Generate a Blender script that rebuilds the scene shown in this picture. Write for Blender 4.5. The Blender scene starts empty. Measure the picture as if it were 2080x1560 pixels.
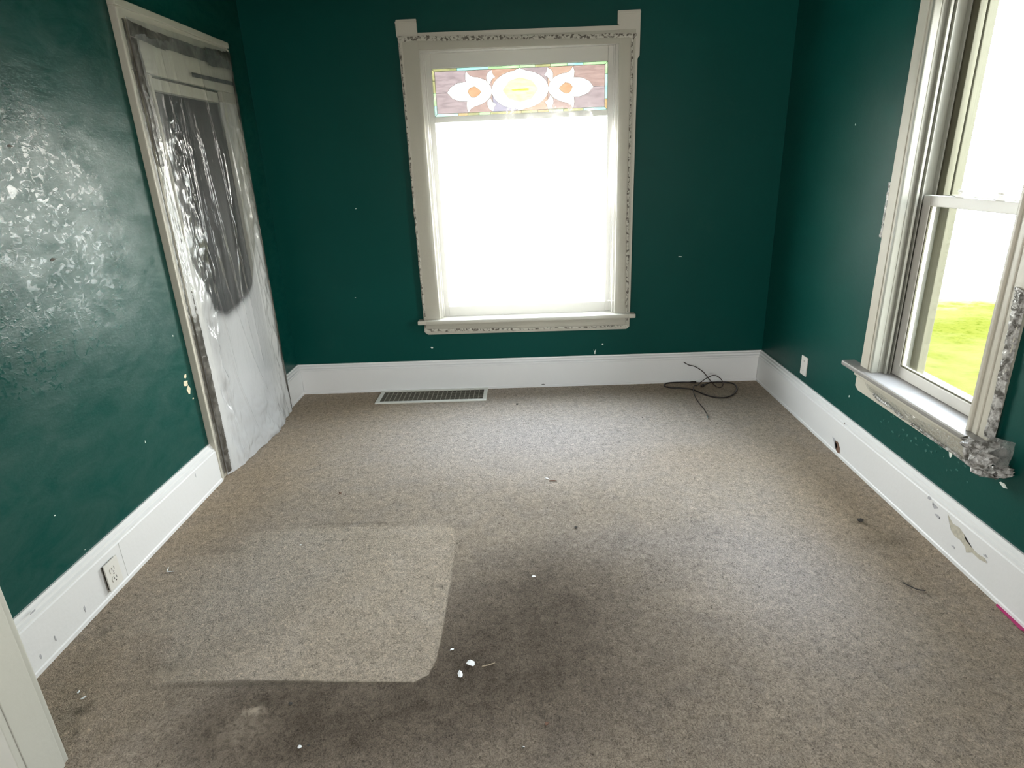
import bpy, bmesh, math, random
import numpy as np
from mathutils import Vector, Matrix, noise
from mathutils.geometry import delaunay_2d_cdt

SC = bpy.context.scene
COL = SC.collection
rnd = random.Random(7)

# ------------------------------------------------------------------ camera
cam = bpy.data.cameras.new('camera'); camo = bpy.data.objects.new('camera', cam); COL.objects.link(camo)
r = Vector((0.99911810, 0.01600096, -0.03881997)); u = Vector((0.03102206, 0.34174128, 0.93928192)); F = Vector((-0.02829580, 0.93965785, -0.34094351))
m = Matrix((( r.x, u.x, -F.x, 0), (r.y, u.y, -F.y, 0), (r.z, u.z, -F.z, 1.5), (0, 0, 0, 1)))
camo.matrix_world = m
cam.sensor_width = 36.0; cam.lens = 1231.3 / 2080 * 36; cam.clip_start = 0.05; cam.clip_end = 500
SC.camera = camo

# ------------------------------------------------------------------ colour, world, light
SC.view_settings.view_transform = 'Standard'; SC.view_settings.look = 'None'
SC.view_settings.gamma = 1.0; SC.view_settings.use_curve_mapping = False
SC.view_settings.exposure = 2.32
SC.cycles.max_bounces = 10; SC.cycles.diffuse_bounces = 6; SC.cycles.transparent_max_bounces = 24
SC.cycles.sample_clamp_indirect = 6.0

w = bpy.data.worlds.new('hazy_sky'); SC.world = w; w.use_nodes = True
nt = w.node_tree; nt.nodes.clear()
tc = nt.nodes.new('ShaderNodeTexCoord'); sx = nt.nodes.new('ShaderNodeSeparateXYZ'); cr = nt.nodes.new('ShaderNodeValToRGB')
bg = nt.nodes.new('ShaderNodeBackground'); wo = nt.nodes.new('ShaderNodeOutputWorld')
cr.color_ramp.elements[0].position = 0.0; cr.color_ramp.elements[0].color = (1.0, 0.965, 0.90, 1)
cr.color_ramp.elements[1].position = 0.75; cr.color_ramp.elements[1].color = (0.76, 0.86, 1.0, 1)
nt.links.new(tc.outputs['Generated'], sx.inputs[0]); nt.links.new(sx.outputs['Z'], cr.inputs[0])
nt.links.new(cr.outputs[0], bg.inputs[0]); bg.inputs[1].default_value = 6.0
nt.links.new(bg.outputs[0], wo.inputs[0])

def portal(name, loc, rot, sx_, sy_):
    l = bpy.data.lights.new(name, 'AREA'); l.shape = 'RECTANGLE'; l.size = sx_; l.size_y = sy_
    l.cycles.is_portal = True
    o = bpy.data.objects.new(name, l); o.location = loc; o.rotation_euler = rot; COL.objects.link(o)
R90 = math.pi / 2

L, RX, D, HB, T = -1.65, 1.63, 4.084, 0.2154, 0.03
CEIL = 2.74
# area-light portals: they mark the window openings through which the sky comes in
portal('back_window_portal', (0, D + .17, 1.34), (-R90, 0, 0), 1.18, 1.62)
portal('right_window_portal', (RX + .17, 2.39, 1.31), (0, R90, 0), 1.58, .66)
portal('hall_window_portal', (-2.46, -.9, 1.55), (0, -R90, 0), 1.3, .8)
portal('hall_rear_window_portal', (0.3, -2.96, 1.55), (R90, 0, 0), .9, 1.3)

# ------------------------------------------------------------------ material helpers
class NB:
    def __init__(s, name):
        s.m = bpy.data.materials.new(name); s.m.use_nodes = True; s.t = s.m.node_tree; s.t.nodes.clear()
        s.out = s.t.nodes.new('ShaderNodeOutputMaterial')
    def n(s, typ, **kw):
        nd = s.t.nodes.new(typ)
        for k, v in kw.items():
            if k.startswith('_'): setattr(nd, k[1:], v)
            else:
                key = int(k[1:]) if k[0] == 'i' and k[1:].isdigit() else k
                if hasattr(v, 'is_linked') or isinstance(v, bpy.types.NodeSocket): s.t.links.new(v, nd.inputs[key])
                else: nd.inputs[key].default_value = v
        return nd
    def link(s, a, b): s.t.links.new(a, b)
    def pos(s): return s.n('ShaderNodeNewGeometry').outputs['Position']
    def math(s, op, a, b=0.0, c=None, clamp=False):
        nd = s.t.nodes.new('ShaderNodeMath'); nd.operation = op; nd.use_clamp = clamp
        for i, v in enumerate((a, b, c)):
            if v is None: continue
            if isinstance(v, bpy.types.NodeSocket): s.link(v, nd.inputs[i])
            else: nd.inputs[i].default_value = v
        return nd.outputs[0]
    def mix(s, f, a, b, blend='MIX'):
        nd = s.t.nodes.new('ShaderNodeMix'); nd.data_type = 'RGBA'; nd.blend_type = blend
        for i, v in ((0, f), (6, a), (7, b)):
            if isinstance(v, bpy.types.NodeSocket): s.link(v, nd.inputs[i])
            else: nd.inputs[i].default_value = v if i == 0 else (*v[:3], 1)
        return nd.outputs[2]
    def noise(s, scale, detail=2.0, rough=.5, vec=None, dist=0.0):
        nd = s.n('ShaderNodeTexNoise', Scale=scale, Detail=detail, Roughness=rough, Distortion=dist)
        s.link(vec if vec is not None else s.pos(), nd.inputs['Vector'])
        return nd.outputs['Fac']
    def scaled(s, sx, sy, sz, rot=(0, 0, 0)):
        nd = s.n('ShaderNodeMapping'); nd.inputs['Scale'].default_value = (sx, sy, sz); nd.inputs['Rotation'].default_value = rot
        s.link(s.pos(), nd.inputs['Vector']); return nd.outputs[0]
    def ramp(s, f, *els):
        nd = s.t.nodes.new('ShaderNodeValToRGB'); e = nd.color_ramp.elements
        while len(e) < len(els): e.new(0.5)
        for k, (p, c) in enumerate(els):
            e[k].position = p; e[k].color = (*c[:3], 1) if hasattr(c, '__len__') else (c, c, c, 1)
        s.link(f, nd.inputs[0]); return nd.outputs[0]
    def attr(s, name): return s.n('ShaderNodeAttribute', _attribute_name=name).outputs['Fac']
    def bump(s, h, strength=.3, dist=.01, normal=None):
        nd = s.n('ShaderNodeBump', Strength=strength, Distance=dist); s.link(h, nd.inputs['Height'])
        if normal is not None: s.link(normal, nd.inputs['Normal'])
        return nd.outputs[0]
    def bsdf(s, color, rough=.5, spec=.5, normal=None, metal=0.0, out=True):
        nd = s.n('ShaderNodeBsdfPrincipled')
        for k, v in (('Base Color', color), ('Roughness', rough), ('Specular IOR Level', spec), ('Metallic', metal)):
            if isinstance(v, bpy.types.NodeSocket): s.link(v, nd.inputs[k])
            else: nd.inputs[k].default_value = (*v[:3], 1) if k == 'Base Color' else v
        if normal is not None: s.link(normal, nd.inputs['Normal'])
        if out: s.link(nd.outputs[0], s.out.inputs[0])
        return nd.outputs[0]

def schlick(b, nrm=None, f0=.04):
    lw = b.n('ShaderNodeLayerWeight', Blend=.5)
    if nrm is not None: b.link(nrm, lw.inputs['Normal'])
    return b.math('MULTIPLY_ADD', b.math('POWER', lw.outputs['Facing'], 5.0), 1 - f0, f0, clamp=True)

def simple(name, c, rough=.5, spec=.5, metal=0.0, vary=.06, sc=30.0):
    b = NB(name); nz = b.noise(sc, 3)
    c2 = tuple(min(1, x * (1 + vary * 2)) for x in c); c1 = tuple(x * (1 - vary * 2) for x in c)
    b.bsdf(b.mix(nz, c1, c2), rough, spec, metal=metal); return b.m

# ---- green enamel wall paint with roller stipple and a few runs
def wall_paint(name, rough, stip, spec=.5, drips=False):
    b = NB(name)
    fine = b.noise(140, 3, .6, b.scaled(1, .5, 1))
    lump = b.noise(30, 3, .6, b.scaled(1, .5, 1))
    runs = b.noise(7, 4, .65, b.scaled(1, .6, 1, (.5, 0, 0)), dist=.8)
    broad = b.noise(1.6, 3, .6)
    h = b.math('ADD', b.math('MULTIPLY', fine, .35), b.math('ADD', b.math('MULTIPLY', lump, 1.0), b.math('MULTIPLY', runs, .9)))
    gl = None
    if drips:   # glossy drips and runs on otherwise semi-gloss paint
        dn = b.noise(52, 4, .65, b.scaled(1, .5, .7), dist=.9); dr = b.noise(17, 3, .6, b.scaled(1, .8, .2), dist=.6)
        vd = b.n('ShaderNodeVectorMath', _operation='DISTANCE'); b.link(b.pos(), vd.inputs[0]); vd.inputs[1].default_value = (L, 2.02, 1.32)
        dm = b.ramp(b.math('ADD', vd.outputs['Value'], b.math('MULTIPLY', b.noise(4, 3), .3)), (.42, 1.), (.80, 0.))
        gl = b.math('MULTIPLY', b.math('MAXIMUM', b.ramp(dn, (.52, 0.), (.585, 1.)), b.ramp(dr, (.635, 0.), (.68, .9))), dm)
        h = b.math('ADD', b.math('MULTIPLY', h, .60), b.math('MULTIPLY', gl, .10))
        spec = b.math('MULTIPLY', b.ramp(b.noise(11, 5, .7, b.scaled(1, .45, 1), dist=.6), (.35, .45), (.68, 1.35)), spec)
    nrm = b.bump(h, stip, .004)
    col = b.mix(broad, (.0006, .050, .040), (.0012, .064, .053))
    chalk = b.ramp(b.noise(2.3, 5, .7, dist=.6), (.62, 0.0), (.82, 1.0))
    col = b.mix(b.math('MULTIPLY', chalk, .08), col, (.10, .17, .14))
    rg = b.math('ADD', b.math('MULTIPLY', b.noise(3.0, 3), .12), rough)
    if gl is not None: rg = b.math('SUBTRACT', rg, b.math('MULTIPLY', gl, rough - .07))
    b.bsdf(col, rg, spec, nrm); return b.m
M_WALL_L = wall_paint('green_enamel_left', .31, .5, .42, True)
M_WALL = wall_paint('green_enamel', .34, .20, .24)
M_WALL_B = wall_paint('green_enamel_back', .36, .13, .12)

def white_paint(name, c, rough=.38, stain=.15, sc=3.0):
    b = NB(name)
    n1 = b.noise(sc, 5, .65); n2 = b.noise(60, 3)
    col = b.mix(b.math('MULTIPLY', b.ramp(n1, (.45, 0.), (.75, 1.)), stain), c, (c[0] * .72, c[1] * .70, c[2] * .62))
    nrm = b.bump(b.math('ADD', n2, b.math('MULTIPLY', b.noise(14, 2, vec=b.scaled(1, 1, 4)), 1.0)), .18, .003)
    b.bsdf(col, rough, .5, nrm); return b.m
M_TRIM = white_paint('aged_white_trim_paint', (.50, .475, .405))
M_BASE = white_paint('white_baseboard_paint', (.74, .74, .735), .40, .08)
M_VINYL = white_paint('white_vinyl_window', (.56, .54, .50), .35, .08)
M_STOOL = white_paint('dusty_stool_paint', (.26, .25, .24), .4, .5, 12.0)
M_VINYL2 = white_paint('grey_window_track', (.26, .26, .225), .35, .1)
M_DOORWOOD = simple('dark_door_jamb', (.045, .037, .032), .5)
M_JAMB = white_paint('cream_door_casing_paint', (.50, .50, .45), .40, .12)
M_OUT = simple('weathered_tan_paint', (.10, .095, .06), .7)
M_HALL = simple('hall_wall_paint', (.42, .40, .36), .7)
M_CEIL = simple('ceiling_paint', (.34, .34, .31), .8)
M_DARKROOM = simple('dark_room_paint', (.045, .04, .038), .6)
M_PLATE = simple('almond_plastic', (.72, .70, .65), .35, vary=.01)
M_SLOT = simple('dark_slot', (.03, .025, .02), .6)
M_CHIP = simple('exposed_plaster', (.70, .62, .44), .8, sc=90, vary=.2)
M_FLECK = simple('pale_fleck', (.75, .80, .74), .7)
M_BROWN = simple('raw_wood_hole', (.16, .09, .06), .8, vary=.25, sc=120)
M_PEEL = simple('bare_old_paint', (.48, .45, .37), .7, vary=.2, sc=70)
M_SCUFF = simple('grey_scuff', (.42, .42, .44), .6)
M_PAPER = simple('white_paper', (.85, .87, .88), .7, vary=.02)
M_TWIG = simple('tan_twig', (.42, .34, .24), .8)
M_CRUMB = simple('dark_crumb', (.05, .045, .04), .9)
M_CORD = simple('dark_brown_cord', (.012, .006, .004), .4)
M_CORDB = simple('brown_coax_cord', (.024, .011, .006), .35)
M_METAL = simple('bright_connector_metal', (.7, .7, .68), .25, metal=1.0, vary=.02)
M_PINK = simple('magenta_strip', (.50, .03, .17), .6)
M_REG = simple('white_register_enamel', (.66, .66, .60), .4)
M_FIN = simple('dusty_register_fin', (.20, .185, .14), .6, vary=.3, sc=25)
M_DIV = simple('register_divider_enamel', (.36, .34, .27), .5)
M_DUCT = simple('duct_interior', (.05, .045, .034), .8)
M_LEAD = simple('lead_came', (.10, .10, .09), .45, metal=.6)
M_CRACK = simple('dark_crack', (.10, .09, .08), .9)

# clear glass: see-through pane with a Fresnel reflection
def glass(name, tint=(1, 1, 1)):
    b = NB(name); tr = b.n('ShaderNodeBsdfTransparent', Color=(*tint, 1)); gl = b.n('ShaderNodeBsdfGlossy', Roughness=.02)
    fr = schlick(b); mx = b.n('ShaderNodeMixShader')
    b.link(fr, mx.inputs[0]); b.link(tr.outputs[0], mx.inputs[1]); b.link(gl.outputs[0], mx.inputs[2]); b.link(mx.outputs[0], b.out.inputs[0])
    return b.m
M_GLASS = glass('clear_glass', (.97, .98, .97))

# thin polythene: transparent + milky scatter + crinkled gloss
def film(name, milk, rough=.12, bump=.3, tint=(.96, .96, .94), streak=True, dif=(.78, .78, .75), spec=1.45, milkattr=False, nsc=14, f0=.05):
    b = NB(name)
    h = b.math('ADD', b.noise(nsc, 4, .6, b.scaled(1, 1, .28) if streak else None, dist=1.2), b.math('MULTIPLY', b.noise(70, 2, .6, b.scaled(1, 1, .5)), .25))
    nrm = b.bump(h, bump, .02)
    tr = b.n('ShaderNodeBsdfTransparent', Color=(*tint, 1))
    df = b.n('ShaderNodeBsdfDiffuse', Color=(*dif, 1)); b.link(nrm, df.inputs['Normal'])
    tl = b.n('ShaderNodeBsdfTranslucent', Color=(*dif, 1)); b.link(nrm, tl.inputs['Normal'])
    dt = b.n('ShaderNodeMixShader', Fac=.35); b.link(df.outputs[0], dt.inputs[1]); b.link(tl.outputs[0], dt.inputs[2])
    gl = b.n('ShaderNodeBsdfGlossy', Roughness=rough); b.link(nrm, gl.inputs['Normal'])
    fr = schlick(b, nrm, f0)
    m1 = b.n('ShaderNodeMixShader')
    if milkattr:
        f = b.math('MULTIPLY', b.attr('milk'), 1.0)
        b.link(b.math('ADD', f, milk, clamp=True), m1.inputs[0])
    else: m1.inputs[0].default_value = milk
    b.link(tr.outputs[0], m1.inputs[1]); b.link(dt.outputs[0], m1.inputs[2])
    m2 = b.n('ShaderNodeMixShader'); b.link(fr, m2.inputs[0]); b.link(m1.outputs[0], m2.inputs[1]); b.link(gl.outputs[0], m2.inputs[2])
    b.link(m2.outputs[0], b.out.inputs[0]); return b.m
M_FILM_WIN = film('window_film', .10, .10, .10, nsc=5)
M_FILM_DOOR = film('door_plastic_sheet', .03, .07, .22, f0=.09, dif=(.90, .91, .92), milkattr=True, nsc=16)
M_FILM_APRON = film('clear_torn_film', .10, .06, .9, dif=(.7, .7, .68), nsc=26, streak=False, f0=.12)
M_FILM_SCRAP = film('crumpled_film', .45, .10, .9, dif=(.46, .45, .43), nsc=40, streak=False)

def tape_mat(name, c1, c2, sc, lo, hi, stretch=(1, 1, 1), rough=.35):
    b = NB(name); n1 = b.noise(sc, 3, .6, b.scaled(*stretch), dist=.5)
    col = b.mix(b.ramp(n1, (lo, 0.), (hi, 1.)), c1, c2)
    b.bsdf(col, rough, .5, b.bump(b.noise(sc * 1.6, 3), .8, .006)); return b.m
M_TAPE_DOOR = tape_mat('dark_grey_tape', (.055, .05, .042), (.20, .19, .17), 14, .45, .75, rough=.3)
M_TAPE_DARK = tape_mat('black_tape_scrap', (.025, .025, .024), (.07, .07, .065), 20, .5, .7)
M_TAPE_WIN = tape_mat('crinkled_mounting_tape', (.11, .095, .075), (.50, .48, .41), 55, .42, .52, rough=.5)
M_TAPE_FOIL = tape_mat('crumpled_silver_grey_tape', (.10, .095, .085), (.46, .45, .43), 45, .40, .62, rough=.22)

# carpet
b = NB('worn_beige_carpet')
ps = b.pos()
fib = b.noise(260, 3, .7); fib2 = b.noise(85, 4, .72, b.scaled(1, .8, 1), dist=2.2); fib3 = b.noise(38, 4, .7, dist=.8)
broad = b.noise(1.7, 5, .6, dist=.6); mid = b.noise(6.5, 5, .65, dist=.5)
base = b.mix(broad, (.43, .35, .265), (.57, .485, .39))
base = b.mix(b.math('MULTIPLY', b.ramp(mid, (.45, 0.), (.7, 1.)), .35), base, (.58, .52, .47))
grey = b.attr('grey'); base = b.mix(b.math('MULTIPLY', grey, .7, clamp=True), base, (.54, .495, .48))  # pale tint; its middle patch is window light painted into the carpet
warm = b.attr('warm'); base = b.mix(b.math('MULTIPLY', warm, .6, clamp=True), base, (.50, .37, .24))
dirt = b.math('ADD', b.attr('dirt'), b.math('MULTIPLY', b.math('SUBTRACT', mid, .5), .6))
# the chair-mat imprint: signed distance stored on the carpet, sharpened here
sd = b.math('ADD', b.attr('mat'), b.math('MULTIPLY', b.math('SUBTRACT', fib2, .5), .012))
mask = b.math('SUBTRACT', 1.0, b.math('MULTIPLY_ADD', sd, 160.0, .5, clamp=True))
mask = b.math('MULTIPLY', mask, b.attr('matfade'))
dfac = b.math('MULTIPLY', b.math('MAXIMUM', dirt, 0.0), b.math('SUBTRACT', 1.0, b.math('MULTIPLY', mask, .92)), clamp=True)
base = b.mix(dfac, base, (.135, .108, .082))
base = b.mix(b.math('MULTIPLY', mask, .25), base, (.66, .58, .47))
spk = b.math('ADD', b.math('MULTIPLY', b.math('SUBTRACT', fib2, .5), 2.6), b.math('ADD', b.math('MULTIPLY', b.math('SUBTRACT', fib, .5), 1.5), b.math('MULTIPLY', b.math('SUBTRACT', fib3, .5), 1.1)))
mul = b.math('ADD', 1.0, spk)
cv = b.n('ShaderNodeCombineColor'); [b.link(mul, cv.inputs[k]) for k in range(3)]
base = b.mix(1.0, base, cv.outputs[0], 'MULTIPLY')
st = b.attr('stain'); base = b.mix(b.math('MULTIPLY', st, .75, clamp=True), base, (.07, .065, .045))  # real stains plus the shadow line painted along the mat edge
pl = b.attr('pale'); pl = b.math('MULTIPLY', pl, b.ramp(fib3, (.38, .3), (.6, 1.6)))
base = b.mix(b.math('MULTIPLY', pl, .7, clamp=True), base, (.55, .46, .36))
nrm = b.bump(b.math('ADD', fib, b.math('ADD', b.math('MULTIPLY', fib2, 1.2), b.math('MULTIPLY', fib3, 1.2))), .9, .012)
b.bsdf(base, .95, .1, nrm); M_CARPET = b.m

# lawn, road
b = NB('mown_lawn'); n1 = b.noise(.9, 5, .7); n2 = b.noise(11, 6, .8); 
col = b.mix(b.ramp(n2, (.36, 0.), (.50, 1.)), (.026, .033, .003), (.046, .048, .008)); col = b.mix(b.ramp(n1, (.40, 0.), (.62, 1.)), col, (.060, .059, .018))
sy = b.n('ShaderNodeSeparateXYZ'); b.link(b.pos(), sy.inputs[0])
col = b.mix(b.ramp(b.math('ADD', b.math('MULTIPLY', sy.outputs['Y'], .1), b.math('MULTIPLY', n1, .2)), (.94, 0.), (1.10, 1.)), col, (.14, .14, .085))
b.bsdf(col, .95, 0.0, b.bump(n2, .5, .05)); M_LAWN = b.m
M_ROAD = simple('pale_concrete', (.62, .60, .54), .9)
M_SIDING = simple('exterior_siding', (.6, .6, .58), .7)
M_SIDING.name = 'exterior_siding'

# ------------------------------------------------------------------ mesh helpers
def link(name, me, mat, parent=None):
    o = bpy.data.objects.new(name, me); COL.objects.link(o)
    if mat is not None: me.materials.append(mat)
    if parent is not None: o.parent = parent
    return o
def tag(o, label=None, cat=None, group=None, kind=None):
    if label: o['label'] = label
    if cat: o['category'] = cat
    if group: o['group'] = group
    if kind: o['kind'] = kind
    return o
def empty(name, loc=(0, 0, 0), **kw):
    o = bpy.data.objects.new(name, None); COL.objects.link(o); o.empty_display_size = .1
    # thing roots sit at the world origin of their parts; loc only shifts the whole thing
    o.location = loc; return tag(o, **kw)
def boxes_bm(bx, bev=0.0):
    bm = bmesh.new()
    for (x0, x1, y0, y1, z0, z1) in bx:
        v = [bm.verts.new(p) for p in ((x0, y0, z0), (x1, y0, z0), (x1, y1, z0), (x0, y1, z0), (x0, y0, z1), (x1, y0, z1), (x1, y1, z1), (x0, y1, z1))]
        for f in ((0, 3, 2, 1), (4, 5, 6, 7), (0, 1, 5, 4), (1, 2, 6, 5), (2, 3, 7, 6), (3, 0, 4, 7)): bm.faces.new([v[i] for i in f])
    if bev: bmesh.ops.bevel(bm, geom=bm.edges[:], offset=bev, segments=2, affect='EDGES', profile=.6)
    return bm
def to_me(bm, name, smooth=False):
    bmesh.ops.recalc_face_normals(bm, faces=bm.faces[:])
    me = bpy.data.meshes.new(name); bm.to_mesh(me); bm.free()
    if smooth: me.shade_smooth()
    return me
def box(name, bx, mat, parent=None, bev=0.0):
    if not isinstance(bx[0], (tuple, list)): bx = [bx]
    return link(name, to_me(boxes_bm(bx, bev), name), mat, parent)
def prism(name, poly, axis, a0, a1, mat, parent=None, bev=0.0):
    """extrude a 2-D polygon along an axis (0 x: poly is y,z; 1 y: poly is x,z; 2 z: poly is x,y)"""
    bm = bmesh.new()
    def P(q, a): return (a, q[0], q[1]) if axis == 0 else ((q[0], a, q[1]) if axis == 1 else (q[0], q[1], a))
    A = [bm.verts.new(P(q, a0)) for q in poly]; B = [bm.verts.new(P(q, a1)) for q in poly]; n = len(poly)
    bm.faces.new(A); bm.faces.new(B[::-1])
    for i in range(n): bm.faces.new((A[i], A[(i + 1) % n], B[(i + 1) % n], B[i]))
    if bev: bmesh.ops.bevel(bm, geom=bm.edges[:], offset=bev, segments=2, affect='EDGES')
    bmesh.ops.triangulate(bm, faces=[f for f in bm.faces if len(f.verts) > 4])
    return link(name, to_me(bm, name), mat, parent)
def smooth_path(pts, n=8):
    out = []; P = [Vector(p) for p in pts]
    for i in range(len(P) - 1):
        p0 = P[max(i - 1, 0)]; p1 = P[i]; p2 = P[i + 1]; p3 = P[min(i + 2, len(P) - 1)]
        for k in range(n):
            t = k / n; out.append(.5 * ((2 * p1) + (-p0 + p2) * t + (2 * p0 - 5 * p1 + 4 * p2 - p3) * t * t + (-p0 + 3 * p1 - 3 * p2 + p3) * t ** 3))
    out.append(P[-1]); return out
def tube(name, pts, rad, mat, parent=None, seg=8, smooth=True, caps=True):
    bm = bmesh.new(); rings = []; up = Vector((0, 0, 1)); N = len(pts); pts = [Vector(p) for p in pts]
    for i, p in enumerate(pts):
        t = (pts[min(i + 1, N - 1)] - pts[max(i - 1, 0)])
        t = t.normalized() if t.length > 1e-9 else Vector((0, 1, 0))
        a = t.cross(up) if abs(t.dot(up)) < .95 else t.cross(Vector((1, 0, 0)))
        a.normalize(); c = a.cross(t).normalized(); rr = rad[i] if hasattr(rad, '__len__') else rad
        rings.append([bm.verts.new(p + (a * math.cos(2 * math.pi * k / seg) + c * math.sin(2 * math.pi * k / seg)) * rr) for k in range(seg)])
    for A, B in zip(rings, rings[1:]):
        for k in range(seg): bm.faces.new((A[k], A[(k + 1) % seg], B[(k + 1) % seg], B[k]))
    if caps: bm.faces.new(rings[0]); bm.faces.new(rings[-1][::-1])
    return link(name, to_me(bm, name, smooth), mat, parent)
def grid(name, fn, nu, nv, mat, parent=None, attrs=None, smooth=True):
    vs = []; A = {k: [] for k in (attrs or {})}
    for j in range(nv + 1):
        for i in range(nu + 1):
            s, t = i / nu, j / nv; vs.append(fn(s, t))
            for k in A: A[k].append(attrs[k](s, t))
    fs = [(j * (nu + 1) + i, j * (nu + 1) + i + 1, (j + 1) * (nu + 1) + i + 1, (j + 1) * (nu + 1) + i) for j in range(nv) for i in range(nu)]
    me = bpy.data.meshes.new(name); me.from_pydata(vs, [], fs)
    for k in A: me.attributes.new(k, 'FLOAT', 'POINT').data.foreach_set('value', A[k])
    if smooth: me.shade_smooth()
    return link(name, me, mat, parent)
def blob_poly(cx, cy, rx, ry, n, rr, jag=.35):
    return [(cx + rx * math.cos(2 * math.pi * k / n) * (1 + rr.uniform(-jag, jag)), cy + ry * math.sin(2 * math.pi * k / n) * (1 + rr.uniform(-jag, jag))) for k in range(n)]
STR = 'structure'

# ------------------------------------------------------------------ room shell
W = .18
def frame_wall(name, axis, p0, p1, a0, a1, z0, z1, hole, mat, label):
    """wall slab with one rectangular hole; axis 'x' = slab normal x"""
    h0, h1, hz0, hz1 = hole
    rects = [(a0, h0, z0, z1), (h1, a1, z0, z1), (h0, h1, hz1, z1)]
    if hz0 > z0: rects.append((h0, h1, z0, hz0))
    bx = [(p0, p1, r_[0], r_[1], r_[2], r_[3]) if axis == 'x' else (r_[0], r_[1], p0, p1, r_[2], r_[3]) for r_ in rects]
    return tag(box(name, bx, mat), label, 'wall', kind=STR)
FRONT = 1.09
wall_back = frame_wall('wall_back', 'y', D, D + W, L - W, RX + W, 0, CEIL, (-.612, .612, .495, 2.17), M_WALL_B, 'dark green painted wall around the film covered window')
wall_left = frame_wall('wall_left', 'x', L - W, L, FRONT + .02, D, 0, CEIL, (2.95, 3.62, 0, 1.93), M_WALL_L, 'glossy green wall on the left with the plastic covered doorway')
wall_right = frame_wall('wall_right', 'x', RX, RX + W, FRONT + .02, D, 0, CEIL, (2.055, 2.725, .495, 2.12), M_WALL, 'teal green wall on the right with the sash window')
tag(box('wall_front', [(L, -1.322, FRONT + .02, 1.18, 0, CEIL), (1.452, RX, FRONT + .02, 1.18, 0, CEIL), (-1.322, 1.452, FRONT + .02, 1.18, 2.3, CEIL)], M_WALL), 'short wall beside the cased opening the picture looks through', 'wall', kind=STR)
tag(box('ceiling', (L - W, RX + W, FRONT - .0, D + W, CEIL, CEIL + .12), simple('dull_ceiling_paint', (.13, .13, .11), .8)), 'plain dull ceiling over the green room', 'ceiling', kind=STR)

# cased opening in front (left jamb seen at the picture's lower left)
d3 = empty('door_3', label='cream painted casing of the wide opening, at the lower left corner', cat='door frame', kind=STR)
jl = box('jamb', (-1.322, -1.30, 1.092, 1.183, 0, 2.28), M_JAMB, d3, .002)
box('jamb', (1.43, 1.452, 1.092, 1.183, 0, 2.28), M_JAMB, d3, .002)
box('head_jamb', (-1.322, 1.452, 1.092, 1.183, 2.28, 2.30), M_JAMB, d3, .002)
box('casing', (-1.42, -1.3065, 1.183, 1.2035, 0, 2.40), M_JAMB, d3, .003)
box('casing', (1.4365, 1.55, 1.183, 1.2035, 0, 2.40), M_JAMB, d3, .003)
box('head_casing', (-1.42, 1.55, 1.183, 1.2035, 2.29, 2.40), M_JAMB, d3, .003)
box('casing', (-1.42, -1.302, 1.072, 1.0915, 0, 2.40), M_JAMB, d3, .003)
box('casing', (1.432, 1.55, 1.072, 1.0915, 0, 2.40), M_JAMB, d3, .003)

# hall behind the camera (gives the real fill light)
tag(box('wall_hall_front', [(-2.5, L - W - .0, FRONT, FRONT + .1, -.06, CEIL), (L - W, -1.322, FRONT - .0, FRONT + .018, -.06, CEIL), (1.452, 2.5, FRONT, FRONT + .018, -.06, CEIL), (-1.322, 1.452, FRONT, FRONT + .018, 2.3, CEIL), (RX + W, 2.5, FRONT + .018, FRONT + .1, -.06, CEIL)], M_HALL), 'pale wall on the near side of the cased opening', 'wall', kind=STR)
tag(box('wall_hall_left', [(-2.6, -2.5, -3.0, -1.3, -.06, CEIL), (-2.6, -2.5, -.5, FRONT + .1, -.06, CEIL), (-2.6, -2.5, -1.3, -.5, -.06, .9), (-2.6, -2.5, -1.3, -.5, 2.2, CEIL)], M_HALL), 'pale side wall of the near room with a window', 'wall', kind=STR)
tag(box('wall_hall_right', (2.5, 2.6, -3.0, FRONT + .1, -.06, CEIL), M_HALL), 'plain pale wall of the near room on the right', 'wall', kind=STR)
tag(box('wall_hall_rear', [(-2.6, -.15, -3.1, -3.0, -.06, CEIL), (.75, 2.6, -3.1, -3.0, -.06, CEIL), (-.15, .75, -3.1, -3.0, -.06, .9), (-.15, .75, -3.1, -3.0, 2.2, CEIL)], M_HALL), 'pale rear wall of the near room behind the camera', 'wall', kind=STR)
tag(box('ceiling_hall', (-2.6, 2.6, -3.1, FRONT, CEIL, CEIL + .12), M_CEIL), 'pale ceiling of the near room', 'ceiling', kind=STR)

# small dark room behind the plastic sheet
tag(box('wall_closet', [(-3.0, -2.94, 2.55, 4.1, -.06, 2.3), (-2.94, L - W, 2.55, 2.6, -.06, 2.3), (-2.94, L - W, 4.05, 4.1, -.06, 2.3), (-2.94, L - W, 2.6, 4.05, 2.25, 2.3)], M_DARKROOM), 'dark walls of the room behind the plastic sheet', 'wall', kind=STR)

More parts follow.
